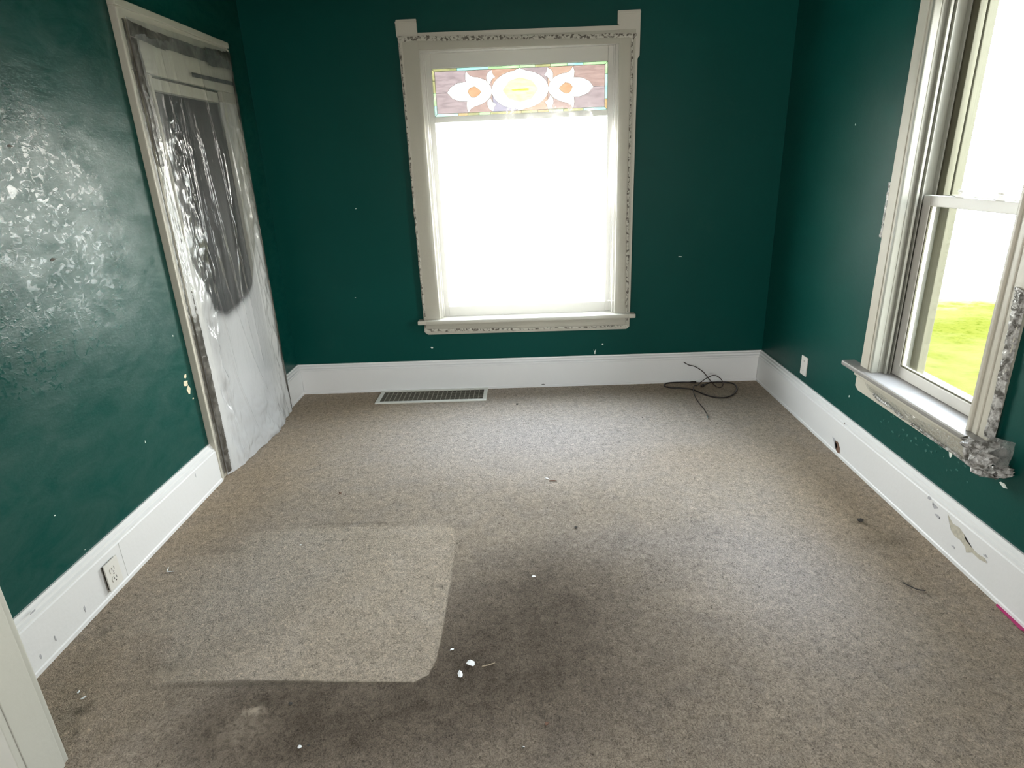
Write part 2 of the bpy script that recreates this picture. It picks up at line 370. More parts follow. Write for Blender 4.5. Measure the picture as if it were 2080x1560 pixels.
# ------------------------------------------------------------------ carpet
MATP = [(-1.221, 2.31), (-0.847, 2.325), (-0.392, 2.321), (-0.351, 2.284), (-0.334, 2.209), (-0.327, 1.932), (-0.325, 1.646), (-0.329, 1.537), (-0.346, 1.477), (-0.388, 1.449), (-0.606, 1.456), (-0.924, 1.47), (-1.192, 1.466), (-1.234, 1.507), (-1.242, 1.569), (-1.25, 1.636), (-1.273, 1.671), (-1.366, 1.681), (-1.472, 1.653), (-1.531, 1.587), (-1.633, 1.888), (-1.561, 2.117), (-1.42, 2.129), (-1.28, 2.144), (-1.259, 2.192), (-1.266, 2.258)]
def sdf_poly(X, Y, P):
    d = np.full(X.shape, 1e9); inside = np.zeros(X.shape, bool); n = len(P)
    for i in range(n):
        ax, ay = P[i]; bx_, by_ = P[(i + 1) % n]; ex, ey = bx_ - ax, by_ - ay
        t = np.clip(((X - ax) * ex + (Y - ay) * ey) / (ex * ex + ey * ey), 0, 1)
        d = np.minimum(d, np.hypot(X - ax - t * ex, Y - ay - t * ey))
        c = ((ay > Y) != (by_ > Y)) & (X < (bx_ - ax) * (Y - ay) / (by_ - ay + 1e-12) + ax); inside ^= c
    return np.where(inside, -d, d)
def sstep(a, b_, x): t = np.clip((x - a) / (b_ - a), 0, 1); return t * t * (3 - 2 * t)
def gauss(X, Y, cx, cy, rx, ry): return np.exp(-(((X - cx) / rx) ** 2 + ((Y - cy) / ry) ** 2))
nx, ny = 330, 300
xs = np.linspace(L, RX, nx + 1); ys = np.linspace(FRONT, D, ny + 1)
X, Y = np.meshgrid(xs, ys)
sdm = sdf_poly(X, Y, MATP)
rs = np.random.RandomState(3)
Z = rs.uniform(-.0012, .0012, X.shape) + np.where(sdm < 0, -.0018, 0) * (X > -1.35)
Z += .0015 * gauss(X, Y, -1.05, 2.345, .35, .012)
dirt = .85 * gauss(X, Y, -.25, 1.45, .75, .42) + .55 * gauss(X, Y, .05, 1.95, .40, .35) + .22 * gauss(X, Y, .75, 1.5, .8, .6) + .22 * gauss(X, Y, .55, 2.15, .30, .22) \
     + .70 * gauss(X, Y, -.80, 1.28, .34, .17) - .25 * gauss(X, Y, 1.0, 1.75, .4, .4) + .12 * gauss(X, Y, -1.0, 2.45, .6, .3) + .2 * gauss(X, Y, .1, 2.5, .7, .2)
dirt *= 1 - .8 * gauss(X, Y, -1.35, 1.35, .22, .2)
dirt = np.clip(dirt, 0, .92)
warm = .9 * gauss(X, Y, -1.45, 2.6, .3, .8) + .8 * gauss(X, Y, -1.2, 3.8, .5, .35) + .7 * gauss(X, Y, 1.2, 4.0, .5, .2) + .8 * gauss(X, Y, 1.4, 2.4, .25, .7) + .5 * gauss(X, Y, .9, 2.9, .3, .2) + .6 * gauss(X, Y, -1.45, 1.4, .3, .3)
grey = .9 * gauss(X, Y, .1, 3.2, .9, .5) + .7 * gauss(X, Y, .95, 1.9, .35, .45) + .6 * gauss(X, Y, -1.2, 1.9, .3, .5) + .5 * gauss(X, Y, .45, 2.15, .4, .15)  # first spot paints the window-lit middle into the carpet colour
stain = .9 * gauss(X, Y, -1.385, 1.36, .025, .012) + .7 * gauss(X, Y, -1.37, 1.385, .02, .01) + .5 * gauss(X, Y, 1.405, 2.27, .03, .02) + .7 * gauss(X, Y, -.83, 1.375, .03, .008) \
      + .35 * gauss(X, Y, -1.2, 1.53, .07, .03) + .5 * gauss(X, Y, -1.53, 1.69, .012, .02) + .3 * gauss(X, Y, -1.3, 2.17, .12, .02) + .5 * gauss(X, Y, -.86, 2.35, .3, .006) + .35 * gauss(X, Y, 1.45, 2.13, .12, .05)
stain += .55 * gauss(X, Y, -.9, 1.45, .35, .012)  # shadow line at the mat imprint's near step, painted in with the stains
pale = 1.0 * gauss(X, Y, -.85, 1.35, .03, .014) + .35 * gauss(X, Y, -.86, 1.30, .09, .07) + .5 * gauss(X, Y, -1.42, 1.33, .05, .02) + .5 * gauss(X, Y, -1.18, 1.5, .06, .025) + .15 * gauss(X, Y, -.86, 1.2, .14, .1)
matfade = np.clip(sstep(-1.62, -1.2, X) * .75 + .25 + 0 * Y, 0, 1)
vs = np.stack([X, Y, Z], -1).reshape(-1, 3)
idx = np.arange((nx + 1) * (ny + 1)).reshape(ny + 1, nx + 1)
fs = np.stack([idx[:-1, :-1], idx[:-1, 1:], idx[1:, 1:], idx[1:, :-1]], -1).reshape(-1, 4)
me = bpy.data.meshes.new('carpet'); me.from_pydata(vs.tolist(), [], fs.tolist()); me.shade_smooth()
for k, a in dict(mat=sdm, dirt=dirt, warm=warm, grey=grey, stain=stain, pale=pale, matfade=matfade).items():
    me.attributes.new(k, 'FLOAT', 'POINT').data.foreach_set('value', np.ascontiguousarray(a.reshape(-1), dtype=np.float32))
floor = tag(link('floor', me, M_CARPET), 'worn beige carpet with a pale chair mat imprint and dirt', 'floor', kind=STR)
tag(box('floor_hall', (-2.6, 2.6, -3.1, FRONT - .0005, -.05, -.002), simple('hall_carpet', (.26, .22, .17), .95)), 'carpet of the near room behind the opening', 'floor', kind=STR)
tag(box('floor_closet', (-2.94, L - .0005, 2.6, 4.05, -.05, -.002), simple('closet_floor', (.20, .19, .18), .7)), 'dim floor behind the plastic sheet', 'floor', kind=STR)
tag(box('floor_slab', (L - W, RX + W, FRONT, D + W, -.25, -.06), M_DUCT), 'subfloor under the carpet', 'floor', kind=STR)

# ------------------------------------------------------------------ baseboards (moulded profile)
PROF = [(0, 0), (T, 0), (T, .172), (T - .004, .176), (T - .004, .184), (T - .012, .190), (T - .013, .200), (T - .020, .206), (T - .022, HB), (0, HB)]
PROF = [(0, 0), (T + .004, 0), (T + .004, .014), (T, .018)] + PROF[2:]
def bb(name, side, a0, a1, label, mitre0=0, mitre1=0):
    bm = bmesh.new()
    def P(q, a, mt):
        d, z = q; a2 = a + mt * d
        return (L + d, a2, z) if side == 'l' else ((RX - d, a2, z) if side == 'r' else (a2, D - d, z))
    A = [bm.verts.new(P(q, a0, mitre0)) for q in PROF]; B = [bm.verts.new(P(q, a1, mitre1)) for q in PROF]
    n = len(PROF)
    fa = bm.faces.new(A); fb = bm.faces.new(B[::-1])
    for i in range(n): bm.faces.new((A[i], A[(i + 1) % n], B[(i + 1) % n], B[i]))
    bmesh.ops.triangulate(bm, faces=[fa, fb])
    return tag(link(name, to_me(bm, name), M_BASE), label, 'baseboard', kind=STR)
bb('baseboard_back', 'b', L, RX, 'tall moulded cream baseboard under the film covered window', 1, -1)
bbr = bb('baseboard_right', 'r', 1.205, D, 'tall white baseboard along the right wall, scuffed and peeling', 0, -1)
bbl = bb('baseboard_left', 'l', 1.205, 2.785, 'tall white baseboard with an outlet on the left wall')
bb('baseboard_left_far', 'l', 3.79, D, 'short white baseboard between the plastic sheet and the far corner', 0, -1)
box('seam', (L + T, L + T + .0012, 1.983, 1.987, .018, .172), M_BASE, bbl)

# small damage on the boards and walls
def patch(name, side, cy, cz, ry, rz, mat, parent, off=.0012, n=9, jag=.35, seed=0, poly=None):
    q = random.Random(seed * 31 + 5); P = poly or blob_poly(cy, cz, ry, rz, n, q, jag)
    if side == 'l': return prism(name, P, 0, L + off - .001, L + off, mat, parent)
    if side == 'r': return prism(name, P, 0, RX - off, RX - off + .001, mat, parent)
    return prism(name, P, 1, D - off, D - off + .001, mat, parent)
for k, (y, z, a, c) in enumerate([(2.722, .603, .012, .008), (2.712, .569, .022, .014), (2.726, .533, .018, .020), (2.745, .48, .006, .004)]): patch('paint_chip', 'l', y, z, a, c, M_CHIP, wall_left, seed=k + 1)
for k, (y, z, a, c) in enumerate([(2.702, .81, .004, .004), (2.328, .443, .003, .008), (1.785, .422, .003, .003), (1.86, .23, .003, .002)]): patch('paint_fleck', 'l', y, z, a, c, M_FLECK, wall_left, n=6, seed=k + 9)
for k, (y, z) in enumerate([(2.113, 1.249), (2.074, 1.617)]): patch('nail_hole', 'l', y, z, .012, .005, M_CRACK, wall_left, n=7, seed=k + 20)
for k, (x, z, a, c) in enumerate([(1.025, .88, .012, .003), (-1.092, 1.266, .005, .003), (-1.17, .681, .005, .003), (-.676, .309, .010, .005), (.521, .293, .007, .005)]): patch('paint_fleck', 'b', x, z, a, c, M_FLECK, wall_back, n=7, seed=k + 30)
patch('paint_chip', 'b', .467, .24, .01, .01, M_FLECK, wall_back, poly=[(.457, .257), (.462, .250), (.467, .244), (.472, .256), (.476, .255), (.471, .235), (.470, .223), (.465, .224), (.464, .240)])
for k, (y, z, a, c) in enumerate([(3.237, 1.615, .004, .005), (2.913, .32, .004, .006), (1.88, .39, .018, .007), (2.15, .377, .008, .016)]): patch('paint_fleck', 'r', y, z, a, c, M_FLECK, wall_right, n=7, seed=k + 40)
M_SMEAR = simple('pale_green_smear', (.02, .11, .09), .6, vary=.3, sc=150)
for k in range(26): patch('paint_smear', 'r', 2.62 - k * .023 + rnd.uniform(-.015, .015), .33 + rnd.uniform(-.035, .045), rnd.uniform(.003, .010), rnd.uniform(.002, .006), M_SMEAR, wall_right, n=8, jag=.6, seed=k + 60)
TB = T  # damage on the face of the right baseboard
patch('broken_hole', 'r', 2.87, .04, .03, .022, M_BROWN, bbr, off=TB + .0012, poly=[(2.925, .066), (2.895, .072), (2.868, .050), (2.862, .022), (2.880, .014), (2.905, .026), (2.893, .045), (2.905, .058)])
patch('gouge', 'r', 2.90, .045, .03, .03, M_SCUFF, bbr, off=TB + .0008, poly=[(2.955, .075), (2.92, .073), (2.905, .058), (2.905, .03), (2.915, .024), (2.93, .05)])
peel = [(2.055, .165), (2.02, .145), (1.985, .150), (1.955, .140), (1.94, .125), (1.90, .115), (1.875, .112), (1.84, .118), (1.825, .108), (1.86, .098), (1.90, .100), (1.925, .082), (1.935, .098), (1.965, .108), (1.995, .105), (2.02, .115), (2.032, .135)]
patch('peeled_patch', 'r', 0, 0, 0, 0, M_PEEL, bbr, off=TB + .0012, poly=peel)
for k, (y, z, a, c) in enumerate([(2.13, .155, .018, .010), (2.10, .125, .014, .012), (2.17, .168, .010, .010), (1.84, .128, .012, .004), (1.83, .11, .006, .004), (1.99, .06, .008, .004)]): patch('scuff', 'r', y, z, a, c, M_SCUFF, bbr, off=TB + .001, jag=.6, n=8, seed=k + 80)
patch('crack', 'r', 2.87, .19, .002, .01, M_BROWN, bbr, off=TB - .002, poly=[(2.872, .182), (2.869, .182), (2.862, .195), (2.866, .195)])
for k, (y, z, a, c) in enumerate([(1.745, .06, .003, .014), (1.60, .06, .003, .012), (1.53, .05, .003, .009), (2.57, .15, .002, .012), (1.56, .205, .012, .003)]): patch('scuff', 'l', y, z, a, c, M_SCUFF, bbl, off=TB + .001, n=7, seed=k + 90)
patch('crack', 'b', .10, .02, .015, .003, M_CRACK, bpy.data.objects['baseboard_back'], off=TB + .001, n=8, seed=3)

# ------------------------------------------------------------------ window_1: film covered picture window with stained glass transom
w1 = empty('window_1', label='film covered picture window with a stained glass transom in the far wall', cat='window', kind=STR)
Yc = D - .022
def cas(name, poly, y0, y1, mat=M_TRIM): return prism(name, poly, 1, y0, y1, mat, w1, .002)
cas('side_casing', [(-.712, .515), (-.597, .515), (-.597, 2.322), (-.716, 2.322), (-.722, 2.31), (-.722, 2.235), (-.712, 2.225)], Yc, D)
cas('side_casing', [(.597, .515), (.702, .515), (.702, 2.06), (.716, 2.075), (.716, 2.315), (.583, 2.315), (.583, 2.245), (.597, 2.24)], Yc, D)
cas('head_casing', [(-.597, 2.160), (.597, 2.145), (.597, 2.240), (-.597, 2.250)], Yc + .003, D)
for x0, x1, zz in ((-.723, -.596, 2.302), (.582, .717, 2.296)): box('horn_moulding', (x0, x1, Yc - .004, Yc, zz, zz + .008), M_TRIM, w1, .002)
box('stool', (-.749, .734, D - .06, D + .05, .487, .515), M_TRIM, w1, .006)
prism('apron', [(-.712, .486), (-.712, .425), (-.690, .408), (.680, .402), (.700, .418), (.700, .486)], 1, D - .02, D, M_TRIM, w1, .002)
for s in (-1, 1):
    box('jamb', (s * .597 if s < 0 else .5955, s * .612 if s < 0 else .612, D + .001, D + W, .515, 2.158) if s > 0 else (-.612, -.5955, D + .001, D + W, .515, 2.158), M_VINYL, w1)
    a, c = sorted((s * .597, s * .580)); box('stop', (a, c, D + .012, D + .034, .515, 2.15), M_VINYL, w1, .003)
    a, c = sorted((s * .597, s * .572)); box('blind_stop', (a, c, D + .044, D + .058, .515, 2.15), M_VINYL, w1, .003)
box('head_jamb', (-.612, .612, D, D + W, 2.15, 2.169), M_VINYL, w1)
box('sill', (-.612, .612, D + .05, D + W, .496, .515), M_VINYL, w1)
sash = box('sash_frame', [(-.597, -.541, D + .062, D + .098, .515, 2.15), (.541, .597, D + .062, D + .098, .515, 2.15), (-.541, .541, D + .062, D + .098, .515, .583), (-.541, .541, D + .062, D + .098, 1.762, 1.797), (-.541, .541, D + .062, D + .098, 2.068, 2.15)], M_VINYL, w1, .003)
pane = box('pane', (-.545, .545, D + .082, D + .086, .580, 1.765), M_GLASS, w1)

# stained glass: planar arrangement of leaded pieces
GY = D + .080
X0, X1, Z0, Z1 = -.541, .541, 1.797, 2.068
BW = .016
def mir(P): return [(-x, z) for x, z in P][::-1]
def midz(z): return z - 1.9325
ZC = 1.9315
def sh(P): return [(x, z - (1.9265 - ZC)) for x, z in P]
leafU = sh([(.172, 2.044), (.195, 2.03), (.206, 2.009), (.205, 1.985), (.188, 1.964), (.181, 1.978), (.171, 1.992), (.151, 2.003), (.165, 2.018)])
petR = sh([(.334, 1.983), (.387, 1.978), (.428, 1.958), (.454, 1.927), (.422, 1.892), (.375, 1.875), (.334, 1.873)])
petU = sh([(.185, 1.96), (.212, 1.988), (.253, 2.004), (.294, 2.01), (.317, 2.025), (.329, 2.044), (.337, 2.017), (.334, 1.983)])
petD = sh([(.334, 1.873), (.336, 1.842), (.328, 1.808), (.313, 1.829), (.287, 1.843), (.251, 1.851), (.21, 1.871), (.184, 1.896)])
ora = sh([(.24, 1.926), (.264, 1.946), (.282, 1.957), (.311, 1.949), (.326, 1.93), (.319, 1.912), (.305, 1.895), (.281, 1.894), (.258, 1.906)])
leafD = [(x, 2 * ZC - z) for x, z in leafU][::-1]
oval = [(.176 * math.cos(a), ZC + .109 * math.sin(a)) for a in np.linspace(0, 2 * math.pi, 33)[:-1]]
oval = [(x, z + (.012 if abs(x) < .02 and z > ZC else 0) - (.008 if abs(x) < .02 and z < ZC else 0)) for x, z in oval]
core = [(-.11, ZC), (-.069, ZC + .052), (.0, ZC + .070), (.077, ZC + .050), (.115, ZC), (.074, ZC - .052), (0, ZC - .072), (-.073, ZC - .050)]
slit = [(-.052, ZC + .004), (.054, ZC + .006), (.054, ZC - .006), (-.05, ZC - .005)]
hubR = sh(petU[:0]) or [(.334, 1.983 + .005), (.334, 1.873 + .005), (.184, 1.896 + .005), (.168, 1.931), (.185, 1.96 + .005), (.212, 1.993), (.253, 2.009)]
flowerR = [(.185, 1.965), (.212, 1.993), (.253, 2.009), (.294, 2.000), (.334, 1.988), (.350, 1.95), (.350, 1.92), (.334, 1.878), (.287, 1.862), (.251, 1.856), (.21, 1.876), (.184, 1.901), (.172, 1.931)]
MOT = [('slit', slit), ('core', core), ('orange', ora), ('orange', mir(ora)), ('oval', oval), ('leaf', leafU), ('leaf', leafD), ('leaf', mir(leafU)), ('leaf', mir(leafD)),
       ('petal_tip', petR), ('petal_tip', mir(petR)), ('petal_up', petU), ('petal_up', mir(petU)), ('petal_up', petD), ('petal_up', mir(petD)), ('flower', flowerR), ('flower', mir(flowerR))]
verts, edges = [], []
def add_loop(P, closed=True):
    b0 = len(verts); verts.extend(Vector(p) for p in P)
    for i in range(len(P) - (0 if closed else 1)): edges.append((b0 + i, b0 + (i + 1) % len(P)))
add_loop([(X0, Z0), (X1, Z0), (X1, Z1), (X0, Z1)])
add_loop([(X0 + BW, Z0 + BW), (X1 - BW, Z0 + BW), (X1 - BW, Z1 - BW), (X0 + BW, Z1 - BW)])
for n_, P in MOT: add_loop(P)
top_x = [-.386, -.191, .001, .097, .19, .294, .392]; bot_x = [-.393, -.333, -.262, -.19, -.089, .004, .108, .175, .268, .393]
for x in top_x: add_loop([(x, Z1 - BW), (x, Z1)], False)
for x in bot_x: add_loop([(x, Z0), (x, Z0 + BW)], False)
for z in (1.86, ZC, 2.0):
    add_loop([(X0, z), (X0 + BW, z)], False); add_loop([(X1 - BW, z), (X1, z)], False)
VX = [-.329, -.172, 0, .172, .329]
for x in VX: add_loop([(x, Z0 + BW), (x, Z1 - BW)], False)
add_loop([(X0 + BW, ZC), (-.45, ZC)], False); add_loop([(.45, ZC), (X1 - BW, ZC)], False)
CV, CE, CF, *_ = delaunay_2d_cdt(verts, edges, [], 0, 1e-5)
def inpoly(p, P):
    c = False; n = len(P)
    for i in range(n):
        a, b_ = P[i], P[(i + 1) % n]
        if (a[1] > p[1]) != (b_[1] > p[1]) and p[0] < (b_[0] - a[0]) * (p[1] - a[1]) / (b_[1] - a[1]) + a[0]: c = not c
    return c
groups = {}
for f in CF:
    c = sum((CV[i] for i in f), Vector((0, 0))) / len(f)
    key = None
    for k, (n_, P) in enumerate(MOT):
        if inpoly(c, P): key = ('m', k, n_); break
    if key is None:
        if c.x < X0 + BW: key = ('bl', sum(c.y > z for z in (1.86, ZC, 2.0)))
        elif c.x > X1 - BW: key = ('br', sum(c.y > z for z in (1.86, ZC, 2.0)))
        elif c.y > Z1 - BW: key = ('bt', sum(c.x > x for x in top_x))
        elif c.y < Z0 + BW: key = ('bb', sum(c.x > x for x in bot_x))
        else: key = ('bg', sum(c.x > x for x in VX), c.y > ZC)
    groups.setdefault(key, []).append(f)
def stained(name, c1, c2, sc=18):
    b = NB(name); n1 = b.noise(sc, 4, .6, b.scaled(1, 1, 3.5), dist=.4)
    tr = b.n('ShaderNodeBsdfTransparent'); b.link(b.mix(b.ramp(n1, (.35, 0.), (.65, 1.)), c1, c2), tr.inputs[0])
    gl = b.n('ShaderNodeBsdfGlossy', Roughness=.15); df = b.n('ShaderNodeBsdfDiffuse', Color=(.3, .25, .24, 1))
    m1 = b.n('ShaderNodeMixShader', Fac=.04); b.link(tr.outputs[0], m1.inputs[1]); b.link(df.outputs[0], m1.inputs[2])
    m2 = b.n('ShaderNodeMixShader', Fac=.04); b.link(m1.outputs[0], m2.inputs[1]); b.link(gl.outputs[0], m2.inputs[2])
    b.link(m2.outputs[0], b.out.inputs[0]); return b.m
GC = dict(pink=stained('rose_glass', (.024, .0165, .0155), (.036, .026, .024)), lilac=stained('lilac_glass', (.0215, .0175, .019), (.034, .028, .030)), peach=stained('peach_glass', (.034, .020, .014), (.042, .030, .024)),
          blue=stained('blue_lilac_glass', (.020, .020, .029), (.034, .032, .040)), white=stained('white_glass', (.19, .19, .18), (.26, .26, .25)), cream=stained('cream_glass', (.042, .043, .024), (.060, .060, .040)),
          yellow=stained('yellow_green_glass', (.034, .040, .0036), (.046, .050, .007)), orange=stained('orange_glass', (.038, .019, .009), (.046, .030, .018)),
          cyan=stained('aqua_glass', (.020, .052, .046), (.042, .075, .064), 9), green=stained('light_green_glass', (.024, .046, .020), (.042, .068, .036), 9), olive=stained('olive_glass', (.021, .0225, .010), (.036, .036, .017), 9), amber=stained('amber_glass', (.036, .024, .011), (.046, .036, .018), 9))
BGC = {(0, True): 'lilac', (1, True): 'pink', (2, True): 'peach', (3, True): 'lilac', (4, True): 'peach', (5, True): 'pink', (0, False): 'lilac', (1, False): 'pink', (2, False): 'blue', (3, False): 'peach', (4, False): 'pink', (5, False): 'lilac'}
TOPC = ['olive', 'cyan', 'green', 'green', 'olive', 'green', 'cyan', 'green']; BOTC = ['cyan', 'amber', 'olive', 'green', 'olive', 'amber', 'olive', 'amber', 'green', 'olive', 'cyan']
MC = dict(slit='yellow', core='cream', orange='orange', oval='white', leaf='white', petal_tip='white', petal_up='white', flower='white')
sg = empty('stained_glass_transom'); sg.parent = w1
for key, fl in groups.items():
    if key[0] == 'm': cn = MC[key[2]]
    elif key[0] == 'bt': cn = TOPC[key[1]]
    elif key[0] == 'bb': cn = BOTC[key[1]]
    elif key[0] == 'bl': cn = ['cyan', 'green', 'olive', 'olive'][key[1]]
    elif key[0] == 'br': cn = ['amber', 'cyan', 'cyan', 'green'][key[1]]
    else: cn = BGC[(key[1], bool(key[2]))]
    ids = sorted({i for f in fl for i in f}); mp = {i: k for k, i in enumerate(ids)}
    me = bpy.data.meshes.new('glass_piece'); me.from_pydata([(CV[i].x, GY, CV[i].y) for i in ids], [], [[mp[i] for i in f] for f in fl])
    link('glass_piece', me, GC[cn], sg)
# lead cames along every boundary between pieces
fkey = {}
for key, fl in groups.items():
    for f in fl:
        for i in range(len(f)):
            e = tuple(sorted((f[i], f[(i + 1) % len(f)]))); fkey.setdefault(e, []).append(key)
bm = bmesh.new()
for e, ks in fkey.items():
    if len(ks) == 2 and ks[0] == ks[1]: continue
    if len(ks) == 2 and ks[0][0] == 'm' and ks[1][0] == 'm' and {ks[0][2], ks[1][2]} & {'core'}: continue
    a, c = CV[e[0]], CV[e[1]]; d = (c - a)
    if d.length < 1e-6: continue
    n_ = Vector((-d.y, d.x)).normalized() * .0011; vv = []
    for y in (GY - .002, GY + .002):
        for p in (a + n_, c + n_, c - n_, a - n_): vv.append(bm.verts.new((p.x, y, p.y)))
    for f in ((0, 1, 2, 3), (7, 6, 5, 4), (0, 4, 5, 1), (1, 5, 6, 2), (2, 6, 7, 3), (3, 7, 4, 0)): bm.faces.new([vv[i] for i in f])
link('lead_came', to_me(bm, 'lead_came'), M_LEAD, sg)

# film stretched over window_1 and its tape
wf = empty('window_film', label='clear plastic film taped over the far window frame', cat='plastic film')
def wfilm(s, t):
    x = -.69 + 1.38 * s + .0; z = .440 + 1.775 * t
    e = min(s, 1 - s, t * 1.3, (1 - t) * 1.3); k = min(1, e / .06)
    y = D - .0265 - .036 * (1 - min(1, t / .06)) * (1 if t < .06 else 0) - .0
    if t < .05: y = D - .066 + .0
    elif t < .09: y = D - .066 + (t - .05) / .04 * .038
    y += .006 * k * noise.noise(Vector((x * 3, 0, z * 1.2))) + .002 * k * noise.noise(Vector((x * 14, 3, z * 4)))
    y -= .008 * k * max(0, 1 - abs(abs(x) - .60) / .05) * (.5 + .5 * noise.noise(Vector((x, 1, z * 5))))
    return (x, y, z)
grid('film_sheet', wfilm, 110, 130, M_FILM_WIN, wf)
def strip(name, p0, p1, width, nrm, mat, parent, amp=.004, wob=.25, step=.008, seed=0, sag=0.0, lay=3):
    """crinkled ribbon of tape between two points lying on a surface with normal nrm"""
    p0, p1, nrm = Vector(p0), Vector(p1), Vector(nrm).normalized(); t = (p1 - p0); Ln = t.length; t.normalize(); s_ = nrm.cross(t)
    n = max(2, int(Ln / step)); vs = []; W_ = 5
    for i in range(n + 1):
        a = i / n
        wv = 1 + wob * noise.noise(Vector((a * Ln * 14, seed, 0))) + wob * .6 * noise.noise(Vector((a * Ln * 45, seed, 5)))
        off = width * .25 * wob * 2 * noise.noise(Vector((a * Ln * 9, seed + 3, 1)))
        for k in range(W_):
            q = (k / (W_ - 1) - .5) * width * wv + off
            hgt = amp * (.5 + .8 * abs(noise.noise(Vector((a * Ln * 55, k * .8, seed + 7)))))
            if k in (0, W_ - 1): hgt *= .3
            vs.append(p0 + t * (a * Ln) + s_ * q + nrm * hgt)
    fs = [(i * W_ + k, i * W_ + k + 1, (i + 1) * W_ + k + 1, (i + 1) * W_ + k) for i in range(n) for k in range(W_ - 1)]
    me = bpy.data.meshes.new(name); me.from_pydata([tuple(v) for v in vs], [], fs); me.shade_smooth()
    return link(name, me, mat, parent)
NB_ = (0, -1, 0)
strip('tape_strip', (-.715, D - .028, 2.222), (-.2, D - .028, 2.205), .026, NB_, M_TAPE_WIN, wf, .003, seed=1)
strip('tape_strip', (-.2, D - .028, 2.207), (.695, D - .028, 2.180), .022, NB_, M_TAPE_WIN, wf, .003, seed=2)
strip('tape_strip', (.672, D - .028, 2.18), (.668, D - .028, 1.3), .014, NB_, M_TAPE_WIN, wf, .005, .5, seed=3)
strip('tape_strip', (.668, D - .028, 1.3), (.680, D - .028, .45), .016, NB_, M_TAPE_WIN, wf, .006, .6, seed=4)
strip('tape_strip', (-.704, D - .028, 2.215), (-.706, D - .028, 1.3), .010, NB_, M_TAPE_WIN, wf, .006, .6, seed=5)
strip('tape_strip', (-.706, D - .028, 1.3), (-.702, D - .028, .46), .012, NB_, M_TAPE_WIN, wf, .008, .7, seed=6)
strip('tape_strip', (-.705, D - .068, .452), (-.05, D - .068, .440), .018, NB_, M_TAPE_WIN, wf, .003, .4, seed=7)
strip('tape_strip', (-.05, D - .068, .440), (.68, D - .068, .436), .012, NB_, M_TAPE_WIN, wf, .003, .6, seed=8)

# ------------------------------------------------------------------ window_2: double hung sash window in the right wall
w2 = empty('window_2', label='white double hung sash window in the right wall over the lawn', cat='window', kind=STR)
XR = RX
def bR(name, x0, x1, y0, y1, z0, z1, mat=M_VINYL, bev=.003): return box(name, (x0, x1, y0, y1, z0, z1), mat, w2, bev)
for (ya, yb, s) in ((2.712, 2.822, 1), (1.962, 2.068, -1)):
    bR('side_casing', XR - .022, XR, ya, yb, .515, 2.30, M_TRIM)
    if s > 0:
        bR('casing_bead', XR - .030, XR - .001, 2.7105, 2.726, .515, 2.17, M_VINYL2, .004); bR('casing_bead', XR - .026, XR, 2.752, 2.760, .516, 2.29, M_TRIM, .003)
    else:
        bR('casing_bead', XR - .030, XR - .001, 2.054, 2.0695, .515, 2.17, M_TRIM, .004); bR('casing_bead', XR - .026, XR, 2.018, 2.026, .516, 2.29, M_TRIM, .003)
bR('head_casing', XR - .022, XR, 1.962, 2.822, 2.13, 2.26, M_TRIM)
bR('stool', XR - .062, XR + .085, 1.90, 2.925, .490, .515, M_STOOL, .008)
prism('apron', [(2.83, .491), (2.83, .41), (2.80, .395), (1.97, .395), (1.945, .41), (1.945, .491)], 0, XR - .028, XR, M_TRIM, w2, .003)
bR('apron_moulding', XR - .045, XR - .026, 1.95, 2.825, .470, .491, M_TRIM, .005)
bR('jamb', XR + .001, XR + W, 2.713, 2.7249, .515, 2.12, M_VINYL2); bR('jamb', XR + .001, XR + W, 2.0551, 2.067, .515, 2.12, M_VINYL2); bR('head_jamb', XR, XR + W, 2.068, 2.712, 2.10, 2.12, M_VINYL2)
for y0, y1 in ((2.694, 2.712), (2.068, 2.086)):
    bR('stop', XR + .022, XR + .034, y0, y1, .515, 2.10, M_VINYL2)
    bR('track_fin', XR + .046, XR + .050, y0, y1, .515, 2.10, M_VINYL2, bev=.001); bR('parting_bead', XR + .096, XR + .102, y0 - (.004 if y0 > 2.5 else 0), y1 + (0 if y0 > 2.5 else .004), .515, 2.10, M_VINYL2, bev=.001)
bR('outer_stop', XR + .142, XR + .178, 2.655, 2.712, .515, 2.10, M_OUT); bR('outer_stop', XR + .142, XR + .178, 2.068, 2.125, .515, 2.10, M_OUT)
bR('sill', XR + .085, XR + W + .04, 2.056, 2.724, .470, .514, M_OUT)
# lower sash (inner plane) and upper sash (outer plane)
def sashf(name, x0, x1, z0, z1, st, rb, rt, mat=None):
    s = box(name, [(x0, x1, 2.700 - st, 2.700, z0, z1), (x0, x1, 2.080, 2.080 + st, z0, z1), (x0, x1, 2.08 + st, 2.70 - st, z0, z0 + rb), (x0, x1, 2.08 + st, 2.70 - st, z1 - rt, z1)], mat or M_VINYL, w2, .003)
    return s
sl = sashf('lower_sash', XR + .058, XR + .088, .516, 1.31, .048, .050, .042)
bxp = box('pane', (XR + .080, XR + .084, 2.12, 2.66, .56, 1.272), M_GLASS, sl)
box('glazing_bead', [(XR + .062, XR + .068, 2.646, 2.653, .566, 1.268), (XR + .062, XR + .068, 2.127, 2.134, .566, 1.268), (XR + .062, XR + .068, 2.134, 2.646, .566, .573)], M_OUT, sl)
su = sashf('upper_sash', XR + .106, XR + .134, 1.27, 2.10, .046, .040, .05, M_OUT)
box('pane', (XR + .118, XR + .122, 2.12, 2.66, 1.305, 2.055), M_GLASS, su)
